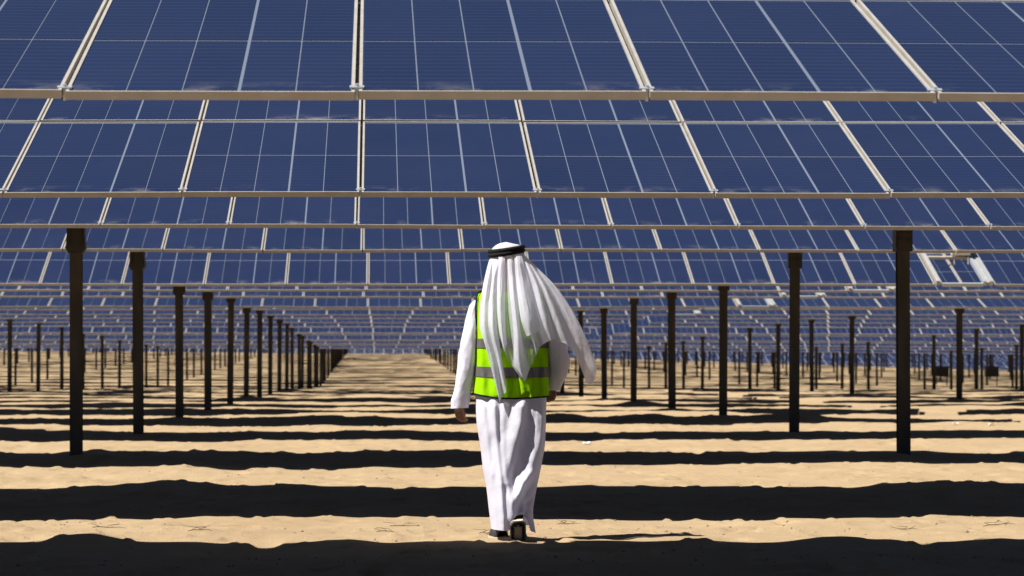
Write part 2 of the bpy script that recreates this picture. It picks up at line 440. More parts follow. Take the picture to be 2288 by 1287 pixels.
def whitebox_mesh():
    mb = MB(); xc = GAP1 - 0.30
    mb.box(xc - 0.13, xc + 0.15, 1.22, 1.56, 0.08, 0.27, M_WHITEBOX)
    mb.box(xc - 0.08, xc + 0.14, 1.20, 1.218, 0.09, 0.20, M_WHITEBOX)
    for sx_ in (-0.10, 0.11):
        mb.tube([(xc + sx_, 1.20, 0.08), (xc + sx_, 1.14, -0.04)], 0.010, M_FRAME, 6)
        mb.tube([(xc + sx_, 1.48, 0.08), (xc + sx_, 1.42, -0.02)], 0.010, M_FRAME, 6)
    mb.tube([(xc - 0.12, 1.2, 0.08), (xc - 0.16, 0.95, 0.02), (xc - 0.28, 0.88, 0.01), (xc - 0.36, 0.86, 0.0)], 0.009, M_CABLE, 5)
    return mb.mesh('white_control_box')
ME_BRIDGE, ME_WBOX = bridge_mesh(), whitebox_mesh()

def build_row(k):
    d = k + 1.82; yk = d * PITCH
    far = k >= 20
    if k in EDGE: edge = CAM_Z + EDGE[k]
    else: edge = float(terrain(0, yk)) + 2.16
    tilt = R(TILT.get(k, 12 if k >= 45 else 14 + 2 * math.sin(k * 1.7)))
    ye = yk - PL * math.cos(tilt) - 0.0
    lab = ROW_LABEL.get(k)
    row = empty('solar_panel_row', (0, yk, float(terrain(0, yk))))
    if lab: thing(row, lab, 'solar panels', 'parallel rows of solar panels')
    elif k < 45: thing(row, 'far row of panels whose posts crowd into a dark fence under the nearer rows', 'solar panels', 'far rows seen by their posts')
    else: thing(row, 'remotest row of panels, a grey strip beyond the sand crest', 'solar panels', 'rows beyond the sand crest')
    oz = row.location.z
    lo, hi = extent(d)
    if far: lo -= 2; hi += 2
    sag = [random.uniform(-0.012, 0.012) for _ in range(9)]
    def zx(X):
        u = (X - lo) / max(hi - lo, 1) * 8
        i = min(int(max(u, 0)), 7); f = min(max(u - i, 0), 1)
        return edge - oz + float(lateral(X, d)) + (sag[i] * (1 - f) + sag[i + 1] * f) * (0.6 if k < 3 else 1.0)
    # x centres of the panels, with the opening between two tables
    x00 = PHASE.get(k, random.uniform(-130, -50)) / 1012 * PP
    xs = [x00 + PP * (i + 0.5) for i in range(math.floor((lo - x00) / PP), math.ceil((hi - x00) / PP))]
    n_left = 7
    cut = x00 + PP * n_left
    off = cut - GAP0
    xs = [x for x in xs if x < cut] + [GAP1 + off + PP * (i + 0.5) for i in range(400) if GAP1 + off + PP * i < hi]
    if not far:
        for n, x in enumerate(xs):
            z = zx(x); sl = -math.atan((zx(x + 0.5) - zx(x - 0.5)))
            jt = random.uniform(-0.0022, 0.0022)
            tiers = (0, 1) if k == 1 else (0,)
            for u in tiers:
                L = u * (PL + 0.035)
                o = link('solar_panel', ME_PANEL if k <= 4 else ME_PANEL_FULL, row,
                         (x, ye - yk + L * math.cos(tilt), z + L * math.sin(tilt) + random.uniform(-0.002, 0.002)), (tilt + jt, sl, random.uniform(-0.0006, 0.0006)))
                if k <= 4:
                    for me in ME_CELLS: link('cell', me, o)
            if k <= 2 and n:
                link('clamp', ME_CLAMP, row, ((xs[n - 1] + x) / 2, ye - yk, z), (tilt, 0, 0)) if x - xs[n - 1] < 1.3 else None
            if k <= 4 and n and x - xs[n - 1] < 1.3:
                link('purlin', ME_PURLIN, row, ((xs[n - 1] + x) / 2, ye - yk, z), (tilt, 0, 0))
    mb = MB()
    for x in xs:
        if far:
            bank(mb, x, zx(x), ye - yk, tilt, False)
            bank(mb, x, zx(x), ye - yk, tilt, True)
        elif k != 1:
            bank(mb, x, zx(x), ye - yk, tilt, True)
    if mb.v:
        b = mb.obj('solar_panel_bank', row); b['kind'] = 'stuff'
    # torque tube under the middle joint, one per table
    tubez = PL * math.sin(tilt) - 0.13
    for (a, b_) in ((lo, cut), (GAP1 + off, hi)):
        if b_ <= a: continue
        mb = MB(); n = 14
        pts = [(a + (b_ - a) * i / n, 0.03, zx(a + (b_ - a) * i / n) + tubez) for i in range(n + 1)]
        mb.tube(pts, 0.065, M_CLAMP, 8); mb.obj('torque_tube', row)
    # posts
    i0 = math.floor((lo - POSTX0) / POSTDX); i1 = math.ceil((hi - POSTX0) / POSTDX)
    for i in range(i0, i1 + 1):
        X = POSTX0 + POSTDX * i + random.uniform(-1, 1) * (0.01 if k < 12 else 0.05)
        if X < lo or X > hi: continue
        g = float(ground(X, yk)) - oz
        top = zx(X) + tubez - 0.04
        hgt = top - g + 0.25
        o = link('post', ME_POST, row, (X, 0.03, g - 0.25), (random.uniform(-0.006, 0.006), random.uniform(-0.008, 0.008), random.uniform(-0.05, 0.05)))
        o.scale = (1, 1, hgt / 3.0)
        if k < 20:
            bt = zx(X) - (0.165 if k in (2, 3) else random.choice((0.06, 0.09, 0.12)))
            br = link('bearing_bracket', ME_BR[0 if i % 2 == 0 else 1], o)
            br.scale = (1, 1, 3.0 / hgt)
            br.location = (0, 0, (bt - (g - 0.25)) * 3.0 / hgt)
    if 4 <= k <= 9:
        xo = off
        br = link('bridge_frame', ME_BRIDGE, row, (xo, ye - yk, zx(GAP0)), (tilt, 0, 0))
        br['label'] = 'silver rails bridging the opening between two panel tables'
        if k in (4, 6):
            wb = link('control_box', ME_WBOX, br)
    return row

for k in list(range(0, 40)) + [45, 46, 47, 48, 49, 50, 52, 54, 56, 58, 60, 63, 66, 69]:
    build_row(k)

# ------------------------------------------------------------------ person
MPP = 2.20 * 1.2 / 1012          # metres per photo pixel at the man
MX0, MY0 = (1145 - VPX) * MPP, 2.20 * PITCH
MZ0 = float(terrain(MX0, MY0))
MAN = empty('person', (MX0, MY0, MZ0))
thing(MAN, 'man in white robe, neon vest and white headscarf walking away on the sand', 'person')
def P(px, py, y=0.0):
    return Vector(((px - 1145) * MPP, y, (1210 - py) * MPP))

def catmull(pts, n):
    """resample a polyline of tuples to n points with a Catmull-Rom curve by index"""
    A = np.array([tuple(p) for p in pts], float); m = len(A)
    seg = np.concatenate([[0], np.cumsum(np.linalg.norm(np.diff(A, axis=0), axis=1) + 1e-6)])
    out = []
    for s in np.linspace(0, seg[-1], n):
        i = min(max(int(np.searchsorted(seg, s) - 1), 0), m - 2)
        u = (s - seg[i]) / (seg[i + 1] - seg[i])
        p0, p1, p2, p3 = A[max(i - 1, 0)], A[i], A[i + 1], A[min(i + 2, m - 1)]
        out.append(0.5 * ((2 * p1) + (-p0 + p2) * u + (2 * p0 - 5 * p1 + 4 * p2 - p3) * u * u + (-p0 + 3 * p1 - 3 * p2 + p3) * u ** 3))
    return np.array(out)
def catmull_uniform(A, n):
    A = np.asarray(A, float); m = len(A); out = []
    for s in np.linspace(0, m - 1, n):
        i = min(int(s), m - 2); u = s - i
        p0, p1, p2, p3 = A[max(i - 1, 0)], A[i], A[i + 1], A[min(i + 2, m - 1)]
        out.append(0.5 * ((2 * p1) + (-p0 + p2) * u + (2 * p0 - 5 * p1 + 4 * p2 - p3) * u * u + (-p0 + 3 * p1 - 3 * p2 + p3) * u ** 3))
    return np.array(out)
def grid_obj(name, G, material, parent, closed=False, solid=0.0, sub=0):
    """G: rows x cols x 3"""
    nr, nc, _ = G.shape
    i = np.arange(nr * nc).reshape(nr, nc)
    if closed: i = np.concatenate([i, i[:, :1]], 1)
    f = np.stack([i[:-1, :-1], i[:-1, 1:], i[1:, 1:], i[1:, :-1]], -1).reshape(-1, 4)
    me = bpy.data.meshes.new(name); me.from_pydata([tuple(map(float, v)) for v in G.reshape(-1, 3)], [], [tuple(map(int, q)) for q in f])
    me.polygons.foreach_set('use_smooth', [True] * len(me.polygons)); me.materials.append(material); me.update()
    return link(name, me, parent)

# --- robe: rings read off the outline of the photograph; the back carries the folds
RY = [648, 656, 670, 710, 760, 830, 890, 950, 1000, 1050, 1100, 1150, 1188]
RL = [1104, 1078, 1069, 1066, 1067, 1064, 1061, 1064, 1073, 1078, 1087, 1092, 1097]
RR = [1176, 1204, 1217, 1220, 1221, 1220, 1221, 1219, 1217, 1207, 1196, 1187, 1190]
RC = [0.075, 0.07, 0.055, 0.04, 0.02, 0.0, -0.012, -0.025, -0.035, -0.045, -0.055, -0.065, -0.07]      # centre depth
RB = [0.05, 0.075, 0.10, 0.115, 0.118, 0.112, 0.125, 0.145, 0.145, 0.145, 0.15, 0.155, 0.16]      # half depth
FOLDS = [  # polyline (px,py) of a ridge on the back, height m, half width px left / right
    ([(1076, 888), (1081, 950), (1089, 1020), (1098, 1100), (1104, 1185)], 0.018, 13, 7),
    ([(1102, 890), (1105, 960), (1110, 1030), (1117, 1100), (1122, 1185)], 0.027, 14, 6),
    ([(1126, 890), (1122, 960), (1122, 1020), (1127, 1080)], 0.012, 8, 6),
    ([(1170, 880), (1157, 950), (1140, 1020), (1130, 1065), (1134, 1110), (1142, 1150)], 0.034, 24, 9),
    ([(1216, 890), (1214, 950), (1206, 1000), (1190, 1040), (1166, 1080), (1150, 1115)], 0.034, 16, 14),
    ([(1204, 1052), (1184, 1060), (1166, 1080), (1156, 1104)], 0.016, 9, 8),
    ([(1198, 1090), (1182, 1102), (1168, 1120), (1160, 1146)], 0.016, 7, 7),
    ([(1190, 1122), (1178, 1128), (1164, 1142)], 0.010, 5, 5),
]
def seg_dist(px, py, poly):
    best = np.full(px.shape, 1e9); side = np.zeros(px.shape)
    for (ax, ay), (bx, by) in zip(poly[:-1], poly[1:]):
        dx, dy = bx - ax, by - ay; L2 = dx * dx + dy * dy
        u = np.clip(((px - ax) * dx + (py - ay) * dy) / L2, 0, 1)
        qx, qy = px - (ax + u * dx), py - (ay + u * dy)
        dd = np.hypot(qx, qy)
        m = dd < best
        best = np.where(m, dd, best); side = np.where(m, np.sign(qx), side)
    return best, side
_yy = np.arange(600, 1261, 1.0)
def _smooth_profile(v):
    a = np.interp(_yy, RY, v); k = np.hanning(61); k /= k.sum()
    b = np.convolve(np.pad(a, 30, mode='edge'), k, mode='valid')
    w = np.clip((_yy - 690) / 40, 0, 1)                     # keep the crisp shoulders
    return a * (1 - w) + b * w
PROF = [_smooth_profile(v) for v in (RL, RR, RC, RB)]
def body_shell(y0, y1, nrow, ncol, grow=0.0, folds=(), amp=1.0, hem=None, seed=0, halfgrow=0.0, noise=0.006, fold_scale=1.0, fade_at=0):
    Y = np.linspace(y0, y1, nrow)
    G = np.zeros((nrow, ncol, 3))
    th = np.linspace(0, 2 * math.pi, ncol, endpoint=False)
    for r, py in enumerate(Y):
        l, rr, c, b = (np.interp(py, _yy, v) for v in PROF)
        cx = (l + rr) / 2; hw = (rr - l) / 2 + grow / MPP
        e = 0.82
        sx_ = np.sign(np.sin(th)) * np.abs(np.sin(th)) ** e; sy_ = np.sign(np.cos(th)) * np.abs(np.cos(th)) ** e
        px = cx + hw * sx_
        pyy = np.full(ncol, py)
        if hem is not None:
            t = (py - y0) / (y1 - y0)
            pyy = pyy + hem(px, -sy_) * t ** 4
        dep = c - (b + grow) * sy_                      # cos>0 is the back, towards the camera
        back = np.clip(sy_ * 1.6, 0, 1)
        disp = np.zeros(ncol)
        for (poly, h, wl, wr) in folds:
            dd, sd = seg_dist(px, pyy, poly)
            w = np.where(sd < 0, wl, wr) * fold_scale
            disp += h * np.exp(-(dd / w) ** 2)
        fade = np.clip((pyy - fade_at) / 24.0, 0, 1)
        disp = disp * back * amp * fade
        nz = noise * vnoise(px / 9.0 + seed, pyy / 34.0 + seed * 3) + noise * 1.2 * vnoise(px / 22.0 + seed * 2, pyy / 30.0)
        nz = nz * (0.25 + 0.75 * fade)
        dep = dep - disp - nz * np.sign(sy_) * np.abs(sy_)
        G[r, :, 0] = (px - 1145) * MPP; G[r, :, 1] = dep; G[r, :, 2] = (1210 - pyy) * MPP
    return G
def robe_hem(px, front):
    # the cloth is lifted over the rear shoe and trails at the right
    h = np.interp(px, [1095, 1125, 1134, 1140, 1150, 1164, 1174, 1179, 1190], [-6, -4, -3, -26, -38, -40, -26, -2, 4])
    return np.where(front < 0.35, h, np.interp(px, [1095, 1190], [-8, -10]))
G = body_shell(648, 1188, 150, 150, 0.0, FOLDS, 1.0, robe_hem, 3, noise=0.008, fade_at=886)
# trailing right-hand hem flares back and out
for r in range(G.shape[0]):
    t = max(0.0, (r / (G.shape[0] - 1) - 0.9) / 0.1)
    m = np.clip((G[r, :, 0] - 24 * MPP) / (20 * MPP), 0, 1)
    G[r, :, 0] += 0.016 * t * m; G[r, :, 1] += 0.02 * t * m
ROBE = grid_obj('robe', G, M_ROBE, MAN, closed=True)
ROBE['label'] = 'long white ankle-length robe'

def sleeve(rows, seed):
    """rows: (px, py, depth, half-width px, half-depth m) from shoulder to cuff"""
    A = catmull(rows, 44); n = 40; G = np.zeros((44, n, 3)); th = np.linspace(0, 2 * math.pi, n, endpoint=False)
    for r in range(44):
        px, py, dep, hw, hd = A[r]
        nz = 1 + 0.16 * vnoise(th * 1.5 + seed, np.full(n, r / 5.0 + seed)) + 0.10 * vnoise(th * 3.0 + seed, np.full(n, r / 2.2))
        nz[-1] = (nz[0] + nz[-2]) / 2
        G[r, :, 0] = (px + hw * np.sin(th) * nz - 1145) * MPP
        G[r, :, 1] = dep - hd * np.cos(th) * nz
        G[r, :, 2] = (1210 - py) * MPP + 0.012 * np.sin(th) * (1 if px < 1145 else -1) * min(1, (44 - r) / 10)
    return G
g1 = sleeve([(1088, 664, 0.06, 18, 0.04), (1070, 676, 0.05, 17, 0.05), (1059, 700, 0.035, 15.5, 0.055), (1048, 760, 0.0, 18.5, 0.060), (1041, 830, -0.02, 20.5, 0.058), (1032, 880, -0.015, 20, 0.052), (1027, 915, -0.01, 19.5, 0.046)], 2)
grid_obj('sleeve', g1, M_ROBE, MAN, closed=True)
g2 = sleeve([(1196, 664, 0.06, 18, 0.04), (1215, 678, 0.05, 18, 0.05), (1228, 706, 0.03, 17, 0.058), (1242, 760, 0.0, 22, 0.062), (1249, 800, 0.01, 23, 0.060), (1247, 835, 0.04, 21, 0.055), (1240, 866, 0.075, 17, 0.045), (1237, 876, 0.085, 16, 0.042)], 8)
grid_obj('sleeve', g2, M_ROBE, MAN, closed=True)

# --- safety vest
VFOLDS = [([(1078, 760), (1074, 830), (1078, 885)], 0.012, 9, 8), ([(1105, 800), (1108, 885)], 0.012, 8, 6), ([(1150, 800), (1158, 845), (1170, 880)], 0.018, 8, 5),
          ([(1188, 790), (1192, 840), (1186, 888)], 0.014, 8, 6), ([(1130, 850), (1136, 888)], 0.010, 8, 6), ([(1214, 760), (1212, 886)], 0.010, 7, 6), ([(1160, 850), (1178, 876)], 0.010, 5, 5)]
def vest_hem(px, front):
    return np.interp(px, [1055, 1072, 1110, 1150, 1190, 1225], [-7, -3, 3, 4, 2, 0])
gv = body_shell(653, 889, 90, 130, 0.014, VFOLDS, 1.0, vest_hem, 5, noise=0.008)
VEST = grid_obj('safety_vest', gv, M_NEON, MAN, closed=True)
VEST['label'] = 'neon yellow-green safety vest with grey reflective bands'
def vest_band(y0, y1):
    r0 = (y0 - 653) / (889 - 653) * 89; r1 = (y1 - 653) / (889 - 653) * 89
    rows = []
    for r in np.linspace(r0, r1, 8):
        i = int(r); f = r - i; rows.append(gv[i] * (1 - f) + gv[min(i + 1, 89)] * f)
    Gb = np.array(rows); c = Gb.mean(axis=1, keepdims=True)
    v = Gb - c; v[..., 2] = 0; ln = np.linalg.norm(v, axis=2, keepdims=True)
    return Gb + v / np.maximum(ln, 1e-6) * 0.004
for (a, b) in ((760, 781), (823, 846)):
    grid_obj('reflective_band', vest_band(a, b), M_STRIPE, VEST, closed=True)
mb = MB(); ring = [tuple(v) for v in gv[-1]]; mb.tube(ring + [ring[0]], 0.0055, M_BLACK, 6, cap=False); mb.obj('hem_piping', VEST, True)
mb = MB()
arm = [(1076, 653, 0.06), (1068, 658, 0.04), (1064.5, 668, 0.02), (1063, 690, 0.01), (1063, 712, 0.0), (1064, 735, -0.005), (1066, 752, 0.0)]
mb.tube([tuple(P(x, y, z - 0.02)) for x, y, z in arm], 0.0065, M_BLACK, 6); mb.obj('armhole_piping', VEST, True)
mb = MB()
mb.tube([tuple(P(x, y, z - 0.02)) for x, y, z in ((1212, 668, -0.02), (1222, 690, -0.05), (1224, 730, -0.055), (1224, 760, -0.04))], 0.0065, M_BLACK, 6); mb.obj('armhole_piping', VEST, True)

# --- headscarf: flow lines from the crown under the cord down to the hem
HC, HRX, HRD = 1131.5, 37.0, 0.10
def line(phi, pts):
    s, c = math.sin(R(phi)), math.cos(R(phi))
    tilt = -5.0 * s
    head = [(HC, 543.5, 0.02), (HC + HRX * 0.45 * s, 545.5 + 2, 0.02 - HRD * 0.45 * c), (HC + HRX * 0.80 * s, 553.5 + tilt * 0.6, 0.02 - HRD * 0.80 * c), (HC + HRX * 0.97 * s, 564 + tilt, 0.02 - HRD * 0.95 * c), (HC + HRX * 0.97 * s, 573 + tilt, 0.02 - HRD * 0.95 * c)]
    return head + list(pts)
FL = [
    line(-125, [(1097, 600, 0.09), (1090, 640, 0.10), (1086, 680, 0.11), (1090, 720, 0.13)]),
    line(-100, [(1092, 596, 0.05), (1084, 630, 0.06), (1076, 672, 0.05), (1074, 715, 0.04), (1078, 742, 0.02)]),
    line(-86, [(1089, 598, -0.01), (1079, 640, -0.03), (1072, 685, -0.07), (1070, 730, -0.105), (1080, 765, -0.135), (1096, 830, -0.155), (1113, 894, -0.165)]),
    line(-66, [(1093, 604, -0.090), (1083, 660, -0.116), (1078, 710, -0.145), (1083, 759, -0.168), (1103, 825, -0.176), (1115, 897, -0.174)]),
    line(-54, [(1098, 611, -0.092), (1092, 669, -0.114), (1091, 735, -0.150), (1109, 812, -0.162), (1121, 884, -0.166)]),
    line(-42, [(1104, 610, -0.104), (1099, 660, -0.140), (1099, 734, -0.182), (1113, 800, -0.186), (1127, 867, -0.180)]),
    line(-28, [(1112, 615, -0.096), (1108, 678, -0.128), (1107, 722, -0.150), (1109, 745, -0.160), (1113, 762, -0.165)]),
    line(-12, [(1121, 620, -0.108), (1118, 678, -0.146), (1118, 734, -0.176), (1124, 788, -0.180)]),
    line(0, [(1130, 615, -0.100), (1129, 672, -0.132), (1130, 732, -0.152), (1134, 808, -0.158)]),
    line(13, [(1138, 613, -0.116), (1144, 669, -0.166), (1151, 744, -0.196), (1155, 805, -0.194), (1167, 853, -0.184)]),
    line(27, [(1148, 613, -0.094), (1155, 669, -0.122), (1164, 744, -0.148), (1174, 800, -0.155), (1181, 828, -0.156)]),
    line(42, [(1158, 617, -0.106), (1167, 675, -0.150), (1177, 735, -0.178), (1188, 770, -0.176), (1195, 795, -0.172)]),
    line(54, [(1171, 618, -0.048), (1184, 675, -0.082), (1196, 735, -0.115), (1206, 777, -0.125)]),
    line(64, [(1180, 606, -0.088), (1198, 650, -0.132), (1209, 697, -0.162), (1219, 735, -0.165), (1228, 764, -0.160)]),
    line(73, [(1189, 606, -0.060), (1210, 652, -0.096), (1227, 705, -0.125), (1243, 766, -0.135)]),
    line(80, [(1194, 606, -0.048), (1219, 650, -0.094), (1242, 708, -0.125), (1268, 777, -0.135)]),
    line(86, [(1198, 605, 0.0), (1228, 650, -0.03), (1258, 710, -0.06), (1280, 770, -0.075), (1293, 818, -0.08)]),
    line(90, [(1201, 604, 0.01), (1235, 648, -0.01), (1268, 706, -0.04), (1294, 765, -0.055), (1303, 812, -0.065), (1310, 859, -0.07)]),
    line(95, [(1203, 603, 0.03), (1241, 642, 0.02), (1275, 691, 0.0), (1301, 741, -0.02), (1320, 790, -0.03), (1332, 826, -0.04), (1328, 852, -0.045)]),
    line(100, [(1202, 604, 0.05), (1240, 644, 0.045), (1274, 694, 0.03), (1300, 745, 0.02), (1316, 790, 0.01), (1326, 822, 0.0)]),
    line(110, [(1194, 608, 0.08), (1226, 650, 0.085), (1252, 700, 0.08), (1272, 750, 0.07)]),
    line(128, [(1174, 612, 0.10), (1190, 650, 0.11), (1205, 690, 0.12)]),
]
NT = 110
def resample(L):
    top = catmull(L[:5], 26); rest = catmull(L[4:], NT - 25)[1:]
    return np.concatenate([top, rest])
def to3(G): return np.stack([(G[..., 0] - 1145) * MPP, G[..., 2], (1210 - G[..., 1]) * MPP], -1)
def sheet(name, lines, t0, t1, ncol, material, parent, push=0.0, wr=0.006, seed=0):
    flow = np.array([resample(L) for L in lines])
    G = np.stack([catmull_uniform(flow[:, t], ncol) for t in range(t0, t1)])
    tt = np.clip((np.arange(t0, t1)[:, None] - 26) / (NT - 26), 0, 1); ss = np.arange(ncol)[None, :] * 12.0 / (ncol / max(len(lines) - 1, 1))
    w = (vnoise(ss / 9.0 + seed + 0 * tt, tt * 5.0 + 0 * ss) + 0.6 * vnoise(ss / 4.0 + 50 + seed + tt * 6, tt * 9 + 0 * ss)) * np.minimum(tt * 3, 1)
    G[..., 2] -= wr * w + push * np.minimum(tt * 8, 1)
    G[..., 0] += 1.5 * vnoise(ss / 14.0 + seed + 9 + 0 * tt, tt * 4 + 0 * ss) * tt
    return grid_obj(name, to3(G), material, parent)
SCARF = sheet('headscarf', FL, 0, 29, 200, M_VOILE, MAN)                    # crown under the cord
SCARF['label'] = 'thin white headscarf blowing out to the right'
sheet('scarf_panel', FL[3:14], 26, NT, 130, M_THIN, SCARF, 0.0, 0.007, 1)   # sheer middle, the vest shows through
sheet('scarf_panel', FL[:7], 26, NT, 80, M_VOILE, SCARF, 0.007, 0.006, 2)   # left fall with its long tail
sheet('scarf_panel', FL[11:], 26, NT, 130, M_VOILE, SCARF, 0.006, 0.006, 3) # right sail lifted by the wind
def strip(pts, ncol=36, wr=0.004, seed=0):
    fo = np.array([catmull(L, 56) for L in pts]); Gf = np.stack([catmull_uniform(fo[:, t], ncol) for t in range(56)])
    Gf[..., 2] -= wr * vnoise(np.arange(ncol)[None, :] / 4.0 + seed + 0 * Gf[..., 2], np.arange(56)[:, None] / 9.0 + 0 * Gf[..., 2])
    grid_obj('scarf_fold', to3(Gf), M_VOILE, SCARF)
strip([[(1131, 572, -0.078), (1132, 590, -0.098), (1134, 620, -0.112), (1137, 669, -0.150), (1144, 744, -0.180), (1144, 818, -0.184)],
       [(1136, 572, -0.078), (1138, 590, -0.106), (1140, 620, -0.130), (1145, 669, -0.182), (1152, 744, -0.214), (1155, 812, -0.212), (1164, 846, -0.204)],
       [(1140, 572, -0.077), (1142, 590, -0.104), (1145, 620, -0.126), (1150, 669, -0.172), (1157, 744, -0.202), (1165, 812, -0.204), (1169, 853, -0.200)],
       [(1143, 572, -0.076), (1146, 590, -0.096), (1149, 620, -0.112), (1154, 669, -0.146), (1161, 744, -0.172), (1174, 800, -0.180), (1180, 827, -0.180)]], seed=4)
strip([[(1113, 573, -0.074), (1112, 590, -0.100), (1110, 620, -0.116), (1108, 678, -0.148), (1110, 722, -0.172), (1114, 752, -0.180)],
       [(1117, 573, -0.075), (1117, 590, -0.108), (1116, 620, -0.128), (1114, 678, -0.170), (1116, 730, -0.198), (1122, 780, -0.200)],
       [(1122, 572, -0.077), (1122, 590, -0.108), (1122, 620, -0.126), (1120, 678, -0.166), (1121, 735, -0.194), (1125, 788, -0.198)],
       [(1126, 572, -0.078), (1127, 590, -0.098), (1127, 620, -0.112), (1126, 678, -0.146), (1127, 735, -0.170), (1130, 770, -0.176)]], seed=9)
strip([[(1147, 571, -0.078), (1148, 590, -0.104), (1150, 625, -0.126), (1154, 669, -0.165), (1161, 720, -0.200), (1173, 755, -0.212)],
       [(1153, 571, -0.076), (1155, 590, -0.112), (1159, 625, -0.142), (1165, 669, -0.192), (1173, 715, -0.226), (1181, 752, -0.230)],
       [(1158, 571, -0.072), (1160, 590, -0.108), (1166, 625, -0.136), (1175, 669, -0.182), (1185, 714, -0.214), (1193, 747, -0.216)],
       [(1163, 570, -0.062), (1168, 590, -0.092), (1177, 625, -0.110), (1188, 669, -0.144), (1199, 712, -0.172), (1207, 740, -0.178)]], 44, seed=14)
# black double cord
for dz, rr_ in ((0.0, 0.0145), (0.021, 0.0135)):
    mb = MB(); pts = []
    for i in range(48):
        a = 2 * math.pi * i / 48
        s, c = math.sin(a), math.cos(a)
        wob = 1 + 0.012 * math.sin(9 * a)
        pts.append(tuple(P(HC + 37.0 * s * wob, 567.5 - 5.5 * s + (3.0 if c > 0 else 0) * c, 0.02 - 0.108 * c * wob) + Vector((0, 0, dz))))
    mb.tube(pts + [pts[0]], rr_, M_BLACK, 10, cap=False)
    mb.obj('head_cord', MAN, True)

# --- body under the clothes (one surface grown on a skeleton)
def skin(chains, name, sub=2):
    bm = bmesh.new(); lay = bm.verts.layers.skin.verify(); idx = {}
    first = None
    for ch in chains:
        prev = None
        for (key, co, r) in ch:
            if key not in idx:
                v = bm.verts.new(co); v[lay].radius = (r, r); idx[key] = v
                if first is None: first = v; v[lay].use_root = True
            v = idx[key]
            if prev is not None and prev is not v: bm.edges.new((prev, v))
            prev = v
    me = bpy.data.meshes.new(name); bm.to_mesh(me); bm.free()
    o = link(name, me)
    m1 = o.modifiers.new('skin', 'SKIN'); m1.use_smooth_shade = True
    m2 = o.modifiers.new('sub', 'SUBSURF'); m2.levels = sub; m2.render_levels = sub
    dg = bpy.context.evaluated_depsgraph_get()
    me2 = bpy.data.meshes.new_from_object(o.evaluated_get(dg))
    bpy.data.objects.remove(o)
    return me2
def V3(px, py, y): return tuple(P(px, py, y))
body_chains = [
    [('pel', V3(1143, 905, 0.0), 0.075), ('waist', V3(1143, 840, 0.0), 0.075), ('chest', V3(1142, 740, 0.015), 0.085), ('neckb', V3(1138, 668, 0.03), 0.045), ('neck', V3(1134, 630, 0.03), 0.045), ('head', V3(1132, 600, 0.025), 0.068), ('crown', V3(1132, 572, 0.02), 0.060)],
    [('neckb', V3(1138, 668, 0.03), 0.05), ('shl', V3(1086, 690, 0.02), 0.042), ('ell', V3(1048, 800, -0.02), 0.036), ('wrl', V3(1029, 904, -0.01), 0.023), ('pal', V3(1028, 918, -0.01), 0.022), ('pal2', V3(1026, 925, -0.008), 0.02)],
    [('neckb', V3(1138, 668, 0.03), 0.05), ('shr', V3(1202, 690, 0.02), 0.042), ('elr', V3(1248, 800, 0.0), 0.036), ('wrr', V3(1238, 868, 0.08), 0.023), ('par', V3(1237, 880, 0.09), 0.022), ('par2', V3(1236, 887, 0.09), 0.02)],
    [('pel', V3(1143, 905, 0.0), 0.08), ('hipl', V3(1118, 935, 0.01), 0.075), ('knl', V3(1118, 1070, 0.06), 0.048), ('anl', V3(1118, 1180, 0.06), 0.032)],
    [('pel', V3(1143, 905, 0.0), 0.08), ('hipr', V3(1168, 935, 0.0), 0.075), ('knr', V3(1164, 1070, -0.07), 0.048), ('anr', V3(1158, 1156, -0.20), 0.034)],
]
parts = [skin(body_chains, 'body_core', 2)]
def finger(base, pts, r):
    ch = [(i, tuple(Vector(base) + Vector(q)), rr) for i, (q, rr) in enumerate(zip(pts, r))]
    return skin([ch], 'finger', 2)
# left hand, relaxed: four fingers hang and curl, thumb at the inner side
def hand(cx, cy, dep, side, curl):
    out = []
    for i, (dx, L) in enumerate(((-0.026, 0.060), (-0.009, 0.072), (0.008, 0.076), (0.024, 0.068))):
        b = P(cx, cy, dep) + Vector((dx * 0.75, 0.014 * (i - 1.5) * -1.0, 0))
        c = curl + 0.08 * i
        p1 = b + Vector((0.004 * side, 0, -L * 0.42)); p2 = p1 + Vector((side * L * 0.30 * math.sin(c), 0.004, -L * 0.32 * math.cos(c)))
        p3 = p2 + Vector((side * L * 0.26 * math.sin(c * 1.7), 0.006, -L * 0.26 * math.cos(c * 1.7)))
        ch = [('a', tuple(b + Vector((0, 0, 0.015))), 0.0095), ('b', tuple(b), 0.0095), ('c', tuple(p1), 0.0088), ('d', tuple(p2), 0.008), ('e', tuple(p3), 0.0068)]
        out.append(skin([ch], 'finger', 2))
    b = P(cx, cy - 6, dep)
    ch = [('a', tuple(b + Vector((side * 0.006, 0.01, 0.0))), 0.011), ('b', tuple(b + Vector((side * 0.022, 0.016, -0.012))), 0.0105), ('c', tuple(b + Vector((side * 0.030, 0.020, -0.034))), 0.0095), ('d', tuple(b + Vector((side * 0.030, 0.022, -0.054))), 0.0075)]
    out.append(skin([ch], 'thumb', 2))
    return out
parts += hand(1026, 922, -0.008, 1, 0.45)
parts += hand(1235, 884, 0.09, -1, 0.9)
